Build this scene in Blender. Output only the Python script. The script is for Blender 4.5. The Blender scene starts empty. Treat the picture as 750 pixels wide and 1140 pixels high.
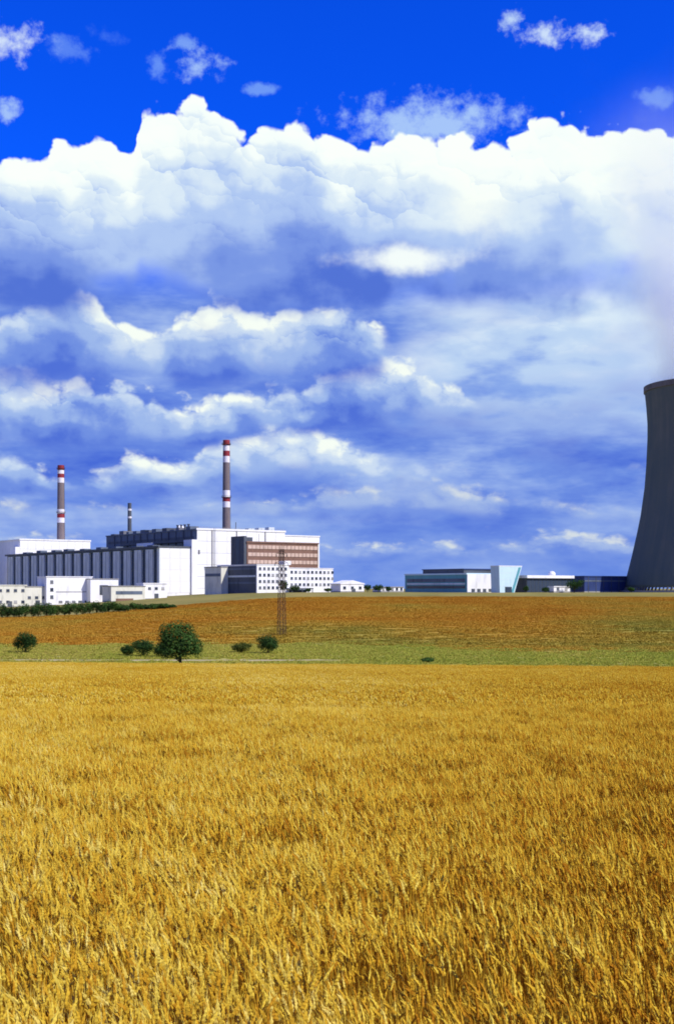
import bpy, bmesh, math, random
from mathutils import Vector, Matrix, noise as mnoise

scene = bpy.context.scene
col = scene.collection
F = 1400.0          # focal length in photo pixels (750 x 1140)
HY = 655.0          # photo row of the horizon
random.seed(7)

# ------------------------------------------------------------------ camera
cam_d = bpy.data.cameras.new('camera')
cam = bpy.data.objects.new('camera', cam_d)
col.objects.link(cam)
cam.location = (0, 0, 0)
cam.rotation_euler = (math.radians(90), 0, 0)
cam_d.sensor_fit = 'VERTICAL'
cam_d.sensor_height = 36.0
cam_d.lens = 36.0 * F / 1140.0
cam_d.shift_y = (HY - 570.0) / 1140.0
cam_d.clip_start = 0.1
cam_d.clip_end = 20000
scene.camera = cam

# ------------------------------------------------------------------ light
SUN_EL = 44.0
SUN_X, SUN_Y = 0.87, -0.49               # horizontal direction towards the sun
SUN_STRENGTH = 5.0
SKY_STRENGTH = 0.10
sun_d = bpy.data.lights.new('sun', 'SUN')
sun_d.energy = SUN_STRENGTH
sun_d.angle = math.radians(0.5)
sun_d.color = (1.0, 0.96, 0.90)
sun = bpy.data.objects.new('sun', sun_d)
col.objects.link(sun)
ce = math.cos(math.radians(SUN_EL))
sdir = Vector((SUN_X * ce, SUN_Y * ce, math.sin(math.radians(SUN_EL)))).normalized()
sun.rotation_euler = sdir.to_track_quat('Z', 'Y').to_euler()
sun.location = (60, -40, 60)

scene.view_settings.view_transform = 'Standard'
scene.view_settings.look = 'None'
scene.view_settings.gamma = 1.0
scene.view_settings.exposure = 0.0
scene.view_settings.use_curve_mapping = False
scene.cycles.filter_width = 1.8
scene.cycles.volume_bounces = 14
scene.cycles.max_bounces = 14
scene.cycles.diffuse_bounces = 4
scene.cycles.sample_clamp_indirect = 4.0


# ------------------------------------------------------------------ node helpers
class NT:
    def __init__(self, tree):
        self.t = tree
        self.n = tree.nodes
        self.l = tree.links

    def put(self, sock, v):
        if isinstance(v, bpy.types.NodeSocket):
            self.l.new(v, sock)
        elif v is not None:
            if hasattr(sock.default_value, '__len__') and not isinstance(v, str):
                v = tuple(v)
                if len(sock.default_value) == 4 and len(v) == 3:
                    v = v + (1.0,)
            sock.default_value = v

    def m(self, op, a, b=None, c=None, clamp=False):
        nd = self.n.new('ShaderNodeMath')
        nd.operation = op
        nd.use_clamp = clamp
        for i, v in enumerate((a, b, c)):
            if v is not None:
                self.put(nd.inputs[i], v)
        return nd.outputs[0]

    def add(self, a, b): return self.m('ADD', a, b)
    def sub(self, a, b): return self.m('SUBTRACT', a, b)
    def mul(self, a, b): return self.m('MULTIPLY', a, b)

    def vm(self, op, a, b=None):
        nd = self.n.new('ShaderNodeVectorMath')
        nd.operation = op
        self.put(nd.inputs[0], a)
        if b is not None:
            self.put(nd.inputs[1], b)
        return nd.outputs[0]

    def smooth(self, v, a, b, lo=0.0, hi=1.0):
        nd = self.n.new('ShaderNodeMapRange')
        nd.interpolation_type = 'SMOOTHSTEP'
        self.put(nd.inputs[0], v)
        for i, q in enumerate((a, b, lo, hi)):
            self.put(nd.inputs[i + 1], q)
        return nd.outputs[0]

    def lin(self, v, a, b, lo=0.0, hi=1.0):
        nd = self.n.new('ShaderNodeMapRange')
        self.put(nd.inputs[0], v)
        for i, q in enumerate((a, b, lo, hi)):
            self.put(nd.inputs[i + 1], q)
        return nd.outputs[0]

    def noise(self, vec, scale, detail=5, rough=0.55, dist=0.0):
        nd = self.n.new('ShaderNodeTexNoise')
        self.put(nd.inputs['Vector'], vec)
        nd.inputs['Scale'].default_value = scale
        nd.inputs['Detail'].default_value = detail
        nd.inputs['Roughness'].default_value = rough
        nd.inputs['Distortion'].default_value = dist
        return nd.outputs[0]

    def voro(self, vec, scale, detail=2.0, rough=0.5):
        nd = self.n.new('ShaderNodeTexVoronoi')
        nd.feature = 'F1'
        nd.normalize = True
        self.put(nd.inputs['Vector'], vec)
        nd.inputs['Scale'].default_value = scale
        nd.inputs['Detail'].default_value = detail
        nd.inputs['Roughness'].default_value = rough
        return nd.outputs['Distance']

    def vsep(self, v, i):
        nd = self.n.new('ShaderNodeSeparateXYZ')
        self.put(nd.inputs[0], v)
        return nd.outputs[i]

    def mapv(self, vec, scale=(1, 1, 1), loc=(0, 0, 0)):
        nd = self.n.new('ShaderNodeMapping')
        self.put(nd.inputs[0], vec)
        nd.inputs['Location'].default_value = loc
        nd.inputs['Scale'].default_value = scale
        return nd.outputs[0]

    def ramp(self, v, stops, interp='LINEAR'):
        nd = self.n.new('ShaderNodeValToRGB')
        nd.color_ramp.interpolation = interp
        e = nd.color_ramp.elements
        while len(e) < len(stops):
            e.new(0.5)
        for el, (p, c) in zip(e, stops):
            el.position = p
            el.color = tuple(c) + (1.0,)
        self.put(nd.inputs[0], v)
        return nd.outputs[0]

    def mix(self, fac, a, b, blend='MIX'):
        nd = self.n.new('ShaderNodeMix')
        nd.data_type = 'RGBA'
        nd.blend_type = blend
        self.put(nd.inputs[0], fac)
        self.put(nd.inputs[6], a)
        self.put(nd.inputs[7], b)
        return nd.outputs[2]

    def curve(self, v, pts):
        """pts: (x, y) both in 0..1"""
        nd = self.n.new('ShaderNodeFloatCurve')
        c = nd.mapping.curves[0]
        while len(c.points) < len(pts):
            c.points.new(0.5, 0.5)
        for p, (x, y) in zip(c.points, pts):
            p.location = (x, y)
            p.handle_type = 'AUTO'
        nd.mapping.use_clip = False
        nd.mapping.extend = 'HORIZONTAL'
        nd.mapping.update()
        self.put(nd.inputs['Value'], v)
        return nd.outputs[0]


def lin3(r, g, b):
    """8-bit sRGB to linear"""
    def f(c):
        c /= 255.0
        return c / 12.92 if c <= 0.04045 else ((c + 0.055) / 1.055) ** 2.4
    return (f(r), f(g), f(b))


# ------------------------------------------------------------------ world: Nishita sky with cumulus
world = bpy.data.worlds.new('World')
scene.world = world
world.use_nodes = True


def sky_dir(px, py):
    a = math.atan((px - 375) / F)
    e = math.atan((HY - py) / math.hypot(F, px - 375))
    return a * F, e * F          # degrees of arc expressed in 1/1400 rad


def build_world():
    t = NT(world.node_tree)
    t.n.clear()
    out = t.n.new('ShaderNodeOutputWorld')
    sky = t.n.new('ShaderNodeTexSky')
    sky.sky_type = 'NISHITA'
    sky.sun_disc = False
    sky.sun_elevation = math.radians(SUN_EL)
    sky.sun_rotation = math.atan2(SUN_X, SUN_Y)
    sky.altitude = 400
    sky.air_density = 1.0
    sky.dust_density = 0.3
    sky.ozone_density = 2.0
    # polarising-filter blue of the photograph's film
    base = t.vm('MULTIPLY', sky.outputs[0], (0.02, 0.42, 2.35))
    S = 1.0 / SKY_STRENGTH

    tc = t.n.new('ShaderNodeTexCoord')
    sep = t.n.new('ShaderNodeSeparateXYZ')
    t.l.new(tc.outputs['Generated'], sep.inputs[0])
    x, y, z = sep.outputs
    r = t.m('MAXIMUM', t.m('SQRT', t.add(t.mul(x, x), t.mul(y, y))), 1e-4)
    A = t.mul(t.m('ARCTAN2', x, y), F)
    E = t.mul(t.m('ARCTAN2', z, r), F)
    cmb = t.n.new('ShaderNodeCombineXYZ')
    t.put(cmb.inputs[0], A)
    t.put(cmb.inputs[1], E)
    P = cmb.outputs[0]
    AN = t.lin(A, -500, 500, 0, 1)

    def prof(pts):
        """photo (px, py) list -> elevation profile over azimuth"""
        q = []
        for px, py in pts:
            a, e = sky_dir(px, py)
            q.append(((a + 500) / 1000.0, e / 700.0))
        return t.mul(t.curve(AN, q), 700.0)

    def dens(pts):
        q = []
        for px, v in pts:
            a, e = sky_dir(px, 400)
            q.append(((a + 500) / 1000.0, v))
        return t.curve(AN, q)

    def C(*c):
        q = lin3(*c)
        return (q[0] * S * .97, q[1] * S * 1.04, q[2] * S)

    def noise2(vec, scale, detail, rough=0.57, colour=False):
        nd = t.n.new('ShaderNodeTexNoise')
        nd.noise_dimensions = '2D'
        t.put(nd.inputs['Vector'], vec)
        nd.inputs['Scale'].default_value = scale
        nd.inputs['Detail'].default_value = detail
        nd.inputs['Roughness'].default_value = rough
        return nd.outputs['Color' if colour else 0]

    def voro2(vec, scale, detail, rough):
        nd = t.n.new('ShaderNodeTexVoronoi')
        nd.voronoi_dimensions = '2D'
        nd.feature = 'SMOOTH_F1' if False else 'F1'
        nd.normalize = True
        t.put(nd.inputs['Vector'], vec)
        nd.inputs['Scale'].default_value = scale
        nd.inputs['Detail'].default_value = detail
        nd.inputs['Roughness'].default_value = rough
        return nd.outputs['Distance'], nd.outputs['Position']

    vn = noise2(t.mapv(P, (1, 3.4, 1), (931, 77, 5)), 1 / 210.0, 5, 0.6)

    def row(color, top, base, seed, puff, vamp, famp, soft, shade, density=None, fs=None, basesoft=0.35, vk=0.35, fk=0.9, tk=1.0, zs=1.25, lit=0.5, vd=1.0, warp=.8, off=0.0, lk=.22):
        """one bank of cumulus: top/base are elevation profiles, puff the lobe size (1/1400 rad)"""
        pw = t.mapv(P, (1, zs, 1), (seed[0] * 37.0, seed[1] * 29.0, 0))
        fz = fs or puff * 2.6
        fb = noise2(pw, 1.0 / fz, 5, .5)                 # big soft masses
        fb2 = noise2(t.vm('ADD', pw, (fz * .12, fz * .16, 0)), 1.0 / fz, 2, .5)   # the same a little towards the sun
        w = noise2(pw, 1.0 / (puff * 0.7), 3, .6, True)
        wp = t.vm('ADD', pw, t.vm('MULTIPLY', t.vm('SUBTRACT', w, (0.5, 0.5, 0.5)), (puff * warp, puff * warp, 0)))
        vo, vpos = voro2(wp, 1.0 / puff, vd, 0.5)
        dl = t.vm('SUBTRACT', wp, vpos)
        lobe = t.mul(t.add(t.mul(t.vsep(dl, 0), .45), t.mul(t.vsep(dl, 1), .9)), 1.0 / puff)
        wisp = t.sub(t.mul(t.add(t.vsep(w, 0), t.vsep(w, 1)), .5), .5)
        top = t.add(top, t.mul(t.sub(fb2, .5), famp))
        dep = t.sub(top, E)
        h = t.add(dep, t.add(t.mul(t.sub(0.36, vo), vamp), t.mul(wisp, vamp * .6 * warp)))
        al = t.smooth(h, 0.0, soft)
        thick = t.m('MAXIMUM', t.sub(top, base), 4.0)
        tt = t.m('DIVIDE', dep, thick)
        ab = t.smooth(t.add(tt, t.mul(t.sub(fb, 0.5), 1.0)), 1.0 + basesoft * 0.5, 1.0 - basesoft)
        al = t.mul(al, ab)
        if density is not None:
            al = t.mul(al, t.smooth(t.add(density, t.add(t.mul(t.sub(fb, 0.5), 1.5), t.mul(wisp, .5))), 0.12, 0.85))
        # creases between the lobes show on the sunlit upper part only; the base is smooth and dark
        cre = t.mul(t.mul(t.add(t.sub(vo, 0.33), t.mul(wisp, -.5)), vk), t.smooth(tt, 1.0, .15, .25, 1.0))
        sh = t.add(t.add(t.mul(tt, tk), off), t.add(cre, t.mul(t.sub(0.5, fb), fk)))
        sh = t.add(sh, t.mul(t.sub(fb2, fb), lit))
        sh = t.sub(sh, t.mul(lobe, t.smooth(tt, .8, .08, 0.0, lk)))
        sh = t.mul(t.add(sh, t.mul(t.sub(vn, .5), .35)), .86)
        return t.mix(al, color, t.ramp(sh, shade, 'EASE'))

    SHL = [(0.0, C(250, 250, 246)), (0.22, C(206, 217, 243)), (0.48, C(160, 182, 236)), (0.75, C(114, 142, 226)), (1.0, C(82, 112, 216))]
    SHF = [(0.0, C(214, 217, 230)), (0.3, C(164, 182, 232)), (0.7, C(122, 148, 228)), (1.0, C(94, 122, 220))]

    # ---------------- low sky: rows of cumulus shrinking towards the horizon
    hz = t.smooth(E, 150, 0)
    vv = t.add(t.mul(t.sub(vn, .5), t.sub(1.0, t.mul(hz, .55))), .5)
    veil = t.ramp(t.add(t.mul(hz, 0.02), vv),
                  [(0.3, C(74, 106, 216)), (0.47, C(108, 138, 226)), (0.6, C(148, 171, 235)), (0.8, C(196, 210, 242))])
    low = veil
    low = row(low, prof([(0, 592), (120, 594), (300, 600), (400, 608), (460, 606), (540, 598), (620, 590), (690, 594), (750, 595)]),
              prof([(0, 622), (750, 626)]), (113, 31), 22, 22, 30, 12, SHF,
              dens([(0, .4), (300, .3), (390, .5), (470, .45), (560, .5), (640, .6), (750, .45)]), vk=.4, zs=2.0)
    low = row(low, prof([(0, 555), (150, 562), (300, 552), (400, 535), (470, 530), (530, 545), (620, 556), (750, 560)]),
              prof([(0, 590), (400, 580), (750, 592)]), (13, 131), 28, 24, 34, 14, SHF,
              dens([(0, .4), (200, .5), (400, .8), (520, .75), (580, .4), (750, .5)]), zs=1.6)
    low = row(low, prof([(0, 500), (30, 504), (60, 530), (110, 524), (150, 504), (195, 514), (240, 486), (310, 476), (370, 482), (430, 500), (520, 512), (750, 520)]),
              prof([(0, 548), (200, 552), (350, 545), (750, 560)]), (63, 11), 36, 34, 46, 13, SHL,
              dens([(0, 1.2), (60, .8), (110, .55), (170, .8), (260, 1.1), (400, .95), (450, .45), (560, .15), (750, .1)]), zs=1.5, fk=1.4, off=.04, vk=.5)
    # thin bright veil on the right
    low = row(low, prof([(0, 470), (330, 440), (420, 390), (470, 320), (560, 270), (750, 255)]),
              prof([(0, 480), (420, 470), (520, 486), (640, 498), (750, 492)]), (163, 77), 90, 20, 120, 110,
              [(0.0, C(226, 235, 250)), (0.4, C(192, 210, 244)), (0.75, C(142, 170, 236)), (1.0, C(92, 124, 226))],
              dens([(0, 0.0), (350, .0), (420, .5), (500, .85), (750, 1.0)]), basesoft=.55, vk=.1, fk=1.9, tk=.6, zs=2.6, fs=150)
    low = row(low, prof([(0, 410), (22, 418), (55, 438), (95, 416), (130, 418), (168, 434), (205, 456), (250, 450), (300, 424), (345, 430), (385, 404), (430, 400), (500, 420), (540, 450), (750, 470)]),
              prof([(0, 492), (200, 498), (400, 474), (500, 466), (750, 480)]), (5, 71), 36, 42, 64, 12, SHL,
              dens([(0, 1.5), (180, 1.4), (240, 1.1), (300, .9), (380, 1.1), (490, .9), (535, .3), (580, .0), (750, .0)]), zs=1.25, fk=1.5, off=.06, vk=.5)
    low = row(low, prof([(0, 348), (28, 328), (65, 322), (100, 338), (135, 360), (170, 372), (205, 354), (250, 346), (285, 358), (330, 342), (390, 346), (420, 356), (470, 384), (750, 400)]),
              prof([(0, 420), (200, 428), (330, 430), (420, 420), (750, 430)]), (211, 23), 42, 46, 60, 13, SHL,
              dens([(0, 1.4), (300, 1.3), (395, 1.2), (430, .45), (470, .0), (750, .0)]), zs=1.25, fk=1.5, off=.06, vk=.5)

    # ---------------- open sky above with loose shreds
    fw = noise2(t.mapv(P, (1, 1.2, 1), (311, 55, 0)), 1 / 26.0, 5, 0.62)
    fw2 = noise2(t.mapv(P, (1, 1.2, 1), (511, 155, 0)), 1 / 60.0, 4, 0.6)

    def blob(color, px, py, rx, ry, c, k=1.0, s0=0.2, s1=1.0, n=None, na=2.0):
        a, e = sky_dir(px, py)
        dx = t.m('DIVIDE', t.sub(A, a), rx)
        dy = t.m('DIVIDE', t.sub(E, e), ry)
        d = t.m('SQRT', t.add(t.mul(dx, dx), t.mul(dy, dy)))
        v = t.add(t.sub(1.0, d), t.mul(t.sub(n or fw, 0.5), na))
        return t.mix(t.mul(t.smooth(v, s0, s1), k), color, c)

    high = base
    high = blob(high, 14, 48, 52, 24, C(226, 234, 252), .85)
    high = blob(high, 72, 52, 40, 18, C(120, 160, 248), .5)
    high = blob(high, 120, 40, 30, 12, C(90, 135, 246), .4)
    high = blob(high, 222, 72, 44, 22, C(176, 202, 251), .8)
    high = blob(high, 206, 48, 18, 13, C(140, 176, 250), .7)
    high = blob(high, 176, 74, 20, 18, C(120, 160, 250), .7)
    high = blob(high, 292, 99, 34, 8, C(130, 170, 250), .7)
    high = blob(high, 6, 124, 22, 18, C(180, 205, 250), .8)
    high = blob(high, 563, 22, 22, 15, C(200, 218, 250), .9)
    high = blob(high, 606, 38, 34, 18, C(216, 228, 252), .9)
    high = blob(high, 656, 38, 28, 17, C(216, 228, 252), .9)
    high = blob(high, 735, 108, 40, 16, C(150, 186, 250), .5)

    # ---------------- main bank
    mtop = prof([(0, 178), (40, 180), (72, 160), (118, 156), (142, 170), (160, 124), (190, 118), (225, 116), (262, 136), (300, 140), (345, 136), (372, 156),
                 (430, 158), (490, 148), (545, 162), (580, 152), (602, 130), (626, 128), (652, 142), (700, 138), (750, 138)])
    mbase = prof([(0, 352), (120, 358), (260, 350), (400, 338), (520, 322), (620, 312), (750, 330)])
    mdens = dens([(0, 1.24), (160, 1.2), (300, 1.08), (420, 1.02), (560, .78), (640, .64), (750, .6)])
    MS = [(0.0, C(255, 255, 252)), (0.14, C(250, 251, 252)), (0.32, C(222, 231, 248)), (0.54, C(178, 197, 243)), (0.8, C(124, 150, 229)), (1.0, C(84, 114, 214))]

    def bank(color):
        # loose blue-white shreds behind it
        color = blob(color, 480, 135, 120, 30, C(176, 202, 250), .9, .0, .9, fw, 1.8)
        color = row(color, t.sub(mtop, 5.0), mbase, (41, 9), 44, 62, 12, 6, MS, None, fs=170, basesoft=.16, vk=.28, fk=.75, tk=mdens, zs=1.1, lit=.7, vd=1.2, warp=.5, off=.08, lk=.36)
        color = blob(color, 452, 288, 92, 20, C(252, 252, 252), .95, 0.0, .9, fw2, 1.3)
        color = blob(color, 526, 226, 46, 52, C(255, 253, 248), .7, 0.0, 1.2, fw2, 1.6)
        # steam-whitened air above the tower
        return blob(color, 760, 290, 130, 150, C(206, 222, 246), .28, 0.0, .9, fw2, 1.4)

    def bg(c):
        n = t.n.new('ShaderNodeBackground')
        n.inputs['Strength'].default_value = SKY_STRENGTH
        t.l.new(c, n.inputs['Color'])
        return n.outputs[0]

    mid = bank(t.mix(t.smooth(E, 380, 300), high, low))
    # above the clouds the sky is plain: skip the cloud nodes there
    mx = t.n.new('ShaderNodeMixShader')
    t.put(mx.inputs[0], t.m('GREATER_THAN', E, 640.0))
    t.l.new(bg(mid), mx.inputs[1])
    t.l.new(bg(base), mx.inputs[2])
    t.l.new(mx.outputs[0], out.inputs[0])
    world.cycles.sampling_method = 'MANUAL'
    world.cycles.sample_map_resolution = 256


build_world()

# ------------------------------------------------------------------ terrain
def sstep(a, b, v):
    q = min(1.0, max(0.0, (v - a) / (b - a)))
    return q * q * (3 - 2 * q)


def ground(x, y):
    near = -2.6 - 0.0518 * y - 0.00004 * x * max(y, 0)
    flat = -11.9
    R = 0.7 + 8.9 * sstep(-195, -25, x * 700.0 / max(265.0, y))
    s = sstep(255, 330, y) * 0.12 + 0.88 * min(1.0, max(0.0, (y - 265) / 430.0))
    far = flat + R * min(1.0, s)
    w = sstep(178, 196, y)
    z = near * (1 - w) + far * w
    if y > 196:
        z += 0.25 * mnoise.noise(Vector((x / 60.0, y / 60.0, 0)))
    return z


def edge1(x): return 184 + 1.2 * math.sin(x / 17.0)
def edge2(x): return 262 + 5 * math.sin(x / 31.0 + 1) + (6 if x < 0 else 6 - 34 * sstep(0, 40, x))
def edge3(x):
    return 605 - 110 * sstep(-5, -105, x) + 4 * math.sin(x / 40.0)


def ray(px, D, z=None):
    """point at distance D (along the view) in the direction of photo column px, on the ground"""
    X = (px - 375) / F * D
    return Vector((X, D, ground(X, D) if z is None else z))


def zpy(py, D):
    return (HY - py) / F * D


# ------------------------------------------------------------------ materials
def material(name):
    m = bpy.data.materials.new(name)
    m.use_nodes = True
    t = NT(m.node_tree)
    bs = m.node_tree.nodes['Principled BSDF']
    return m, t, bs


def surf(name, c, rough=0.8, var=0.12, scale=0.3, grime=0.25, stretch=(1, 1, 0.25), metal=0.0, bump=0.0):
    """weathered painted or concrete surface: broad tone variation and vertical streaks"""
    m, t, bs = material(name)
    tc = t.n.new('ShaderNodeTexCoord')
    g = t.n.new('ShaderNodeNewGeometry')
    n1 = t.noise(tc.outputs['Object'], scale, 5, 0.6)
    n2 = t.noise(t.mapv(tc.outputs['Object'], stretch), scale * 4, 4, 0.6)
    dark = tuple(v * (1 - grime) for v in c)
    lite = tuple(min(0.9, v * (1 + var)) for v in c)
    k = t.mix(t.smooth(n1, 0.3, 0.7), c, lite)
    k = t.mix(t.smooth(n2, 0.48, 0.8), k, dark)
    t.put(bs.inputs['Base Color'], k)
    bs.inputs['Roughness'].default_value = rough
    bs.inputs['Metallic'].default_value = metal
    bs.inputs['Specular IOR Level'].default_value = 0.3
    if bump:
        bp = t.n.new('ShaderNodeBump')
        bp.inputs['Strength'].default_value = bump
        t.put(bp.inputs['Height'], n2)
        t.l.new(bp.outputs[0], bs.inputs['Normal'])
    return m


def field_mat(name, stops, scale=0.02, fine=0.8, stretch=(1, 0.35, 1), bump=0.3, extra=None):
    m, t, bs = material(name)
    g = t.n.new('ShaderNodeNewGeometry')
    pos = g.outputs['Position']
    n1 = t.noise(t.mapv(pos, stretch), scale, 5, 0.6)
    n2 = t.noise(pos, fine, 4, 0.65)
    v = t.add(t.mul(n1, 0.82), t.mul(n2, 0.18))
    if extra:
        v = extra(t, pos, v)
    t.put(bs.inputs['Base Color'], t.ramp(t.lin(v, 0.25, 0.75), stops))
    bs.inputs['Roughness'].default_value = 0.95
    bs.inputs['Specular IOR Level'].default_value = 0.1
    bp = t.n.new('ShaderNodeBump')
    bp.inputs['Strength'].default_value = bump
    bp.inputs['Distance'].default_value = 0.3
    t.put(bp.inputs['Height'], n2)
    t.l.new(bp.outputs[0], bs.inputs['Normal'])
    return m


M = {}
M['soil'] = field_mat('soil', [(0, (.10, .055, .012)), (1, (.20, .11, .02))], 0.3, 3.0)
M['meadow'] = field_mat('meadow', [(0, (.20, .22, .04)), (.4, (.31, .29, .06)), (.7, (.42, .36, .08)), (1, (.52, .40, .10))], 0.05, 0.7)


def far_extra(t, pos, v):
    s = t.n.new('ShaderNodeSeparateXYZ')
    t.l.new(pos, s.inputs[0])
    X, Y = s.outputs[0], s.outputs[1]
    # sown strips and greener low ground
    band = t.noise(t.mapv(pos, (0.12, 1, 1)), 0.045, 3, 0.5)
    low = t.mul(t.smooth(Y, 390, 262), t.smooth(X, -60, 10))
    low = t.add(low, t.mul(t.smooth(Y, 350, 275), 0.35))
    rt = t.mul(t.smooth(t.m('DIVIDE', X, Y), 0.12, 0.26), t.smooth(Y, 520, 330))
    v = t.add(v, t.mul(t.sub(band, 0.5), 0.35))
    v = t.add(v, t.mul(low, 0.11))
    return t.add(v, t.mul(rt, 0.12))


M['far_field'] = field_mat('far_field', [(0, (.38, .165, .016)), (.38, (.45, .215, .02)), (.6, (.46, .26, .028)), (.8, (.39, .27, .034)), (1, (.29, .255, .036))],
                           0.012, 0.5, (1, 0.5, 1), bump=.12, extra=far_extra)
M['plant_ground'] = field_mat('plant_ground', [(0, (.16, .14, .03)), (.5, (.26, .22, .05)), (1, (.36, .27, .07))], 0.03, 0.4)
M['path'] = field_mat('path', [(0, (.40, .33, .15)), (1, (.54, .46, .24))], 0.4, 2.0)

M['white_wall'] = surf('white_wall', (.83, .82, .79), 0.7, .04, .06, .24)
M['cream_wall'] = surf('cream_wall', (.68, .66, .53), 0.8, .06, .1, .3)
M['pale_panel'] = surf('pale_panel', (.62, .66, .64), 0.6, .12, .1, .3)
M['glass'] = surf('dark_glazing', (.035, .05, .075), 0.25, .4, .1, .3)
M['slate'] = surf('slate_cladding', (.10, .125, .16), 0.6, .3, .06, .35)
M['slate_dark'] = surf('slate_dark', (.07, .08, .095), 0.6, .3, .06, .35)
M['concrete'] = surf('concrete', (.30, .29, .27), 0.9, .1, .1, .35)
M['roof'] = surf('roof_felt', (.16, .16, .17), 0.9, .15, .1, .3)
M['brown_band'] = surf('brown_spandrel', (.19, .105, .07), 0.7, .2, .1, .25)
M['tan_band'] = surf('tan_glazing', (.56, .41, .31), 0.5, .2, .12, .35)
M['red_paint'] = surf('red_paint', (.26, .025, .03), 0.6, .1, .1, .25)
M['white_paint'] = surf('white_paint', (.74, .70, .68), 0.6, .05, .1, .15)
M['shaft'] = surf('stack_concrete', (.17, .135, .13), 0.9, .15, .08, .35)
M['rust'] = surf('brown_steel', (.055, .032, .022), 0.7, .2, .8, .3, metal=0.2)
M['teal'] = surf('teal_cladding', (.09, .30, .34), 0.5, .2, .1, .2)
M['navy'] = surf('navy_cladding', (.03, .05, .15), 0.5, .2, .1, .25)
M['ice'] = surf('pale_blue_panel', (.52, .68, .72), 0.4, .08, .1, .1)
M['bark'] = surf('bark', (.05, .035, .022), 0.95, .3, 3.0, .4)


def tower_mat():
    m, t, bs = material('tower_concrete')
    tc = t.n.new('ShaderNodeTexCoord')
    o = tc.outputs['Object']
    sp = t.n.new('ShaderNodeSeparateXYZ')
    t.l.new(o, sp.inputs[0])
    ang = t.m('ARCTAN2', sp.outputs[1], sp.outputs[0])
    cb = t.n.new('ShaderNodeCombineXYZ')
    t.put(cb.inputs[0], t.mul(ang, 9.0))
    t.put(cb.inputs[1], t.mul(sp.outputs[2], 0.012))
    st = t.noise(cb.outputs[0], 1.0, 5, 0.65)
    bl = t.noise(o, 0.03, 5, 0.6)
    c = t.ramp(t.add(t.mul(st, 0.5), t.mul(bl, 0.5)),
               [(0.28, (.092, .118, .105)), (0.45, (.112, .140, .124)), (0.53, (.128, .150, .126)), (0.62, (.160, .170, .138)), (0.78, (.122, .150, .122))])
    t.put(bs.inputs['Base Color'], c)
    bs.inputs['Roughness'].default_value = 0.95
    bs.inputs['Specular IOR Level'].default_value = 0.1
    return m


M['tower'] = tower_mat()
M['tower_rim'] = surf('tower_rim', (.15, .14, .12), .95, .2, .1, .4)


def leaf_mat(name, a, b):
    m, t, bs = material(name)
    t.n.remove(bs)
    out = [n for n in t.n if n.type == 'OUTPUT_MATERIAL'][0]
    g = t.n.new('ShaderNodeNewGeometry')
    n1 = t.noise(g.outputs['Position'], 0.9, 3, 0.6)
    k = t.add(t.mul(g.outputs['Random Per Island'], 0.5), t.mul(n1, 0.5))
    c = t.ramp(k, [(0.2, a), (0.8, b)])
    d = t.n.new('ShaderNodeBsdfDiffuse')
    tr = t.n.new('ShaderNodeBsdfTranslucent')
    t.put(d.inputs[0], c)
    t.put(tr.inputs[0], c)
    mx = t.n.new('ShaderNodeMixShader')
    mx.inputs[0].default_value = 0.22
    t.l.new(d.outputs[0], mx.inputs[1])
    t.l.new(tr.outputs[0], mx.inputs[2])
    t.l.new(mx.outputs[0], out.inputs[0])
    return m


M['leaf'] = leaf_mat('leaf', (.02, .06, .012), (.10, .18, .04))
M['leaf_dark'] = leaf_mat('leaf_dark', (.015, .042, .013), (.06, .115, .028))
M['leaf_olive'] = leaf_mat('leaf_olive', (.04, .055, .012), (.10, .12, .025))


def straw_mat(name, tints, dark, zones=True, sc=0.06):
    """ripe cereal: colour per stalk from the mesh, tone from where in the field it stands"""
    m, t, bs = material(name)
    t.n.remove(bs)
    out = [n for n in t.n if n.type == 'OUTPUT_MATERIAL'][0]
    g = t.n.new('ShaderNodeNewGeometry')
    at = t.n.new('ShaderNodeAttribute')
    at.attribute_name = 'tint'
    oi = t.n.new('ShaderNodeObjectInfo')
    pos = g.outputs['Position']
    n1 = t.noise(t.mapv(pos, (1, 0.4, 1)), sc, 4, 0.6)
    n2 = t.noise(pos, 1.3 if zones else .22, 3, 0.6)
    v = t.add(t.mul(at.outputs['Fac'], 0.5), t.add(t.mul(n1, 0.6), t.mul(n2, 0.5)))
    v = t.sub(v, 0.30)
    if zones:
        s = t.n.new('ShaderNodeSeparateXYZ')
        t.l.new(pos, s.inputs[0])
        v = t.sub(v, t.mul(t.smooth(t.m('DIVIDE', s.outputs[0], t.m('MAXIMUM', s.outputs[1], 1.0)), -0.06, 0.24), 0.13))
    if name == 'meadow_grass':
        s = t.n.new('ShaderNodeSeparateXYZ')
        t.l.new(pos, s.inputs[0])
        v = t.sub(v, t.mul(t.smooth(s.outputs[0], -12, 15), 0.13))
    c = t.ramp(v, tints)
    d = t.n.new('ShaderNodeBsdfDiffuse')
    tr = t.n.new('ShaderNodeBsdfTranslucent')
    t.put(d.inputs[0], c)
    t.put(tr.inputs[0], c)
    mx = t.n.new('ShaderNodeMixShader')
    mx.inputs[0].default_value = 0.2
    t.l.new(d.outputs[0], mx.inputs[1])
    t.l.new(tr.outputs[0], mx.inputs[2])
    t.l.new(mx.outputs[0], out.inputs[0])
    return m


M['wheat'] = straw_mat('wheat', [(0.04, (.30, .095, .008)), (0.24, (.48, .22, .015)), (0.45, (.65, .405, .03)), (0.65, (.74, .55, .065)), (0.95, (.87, .75, .27))], None)




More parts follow.
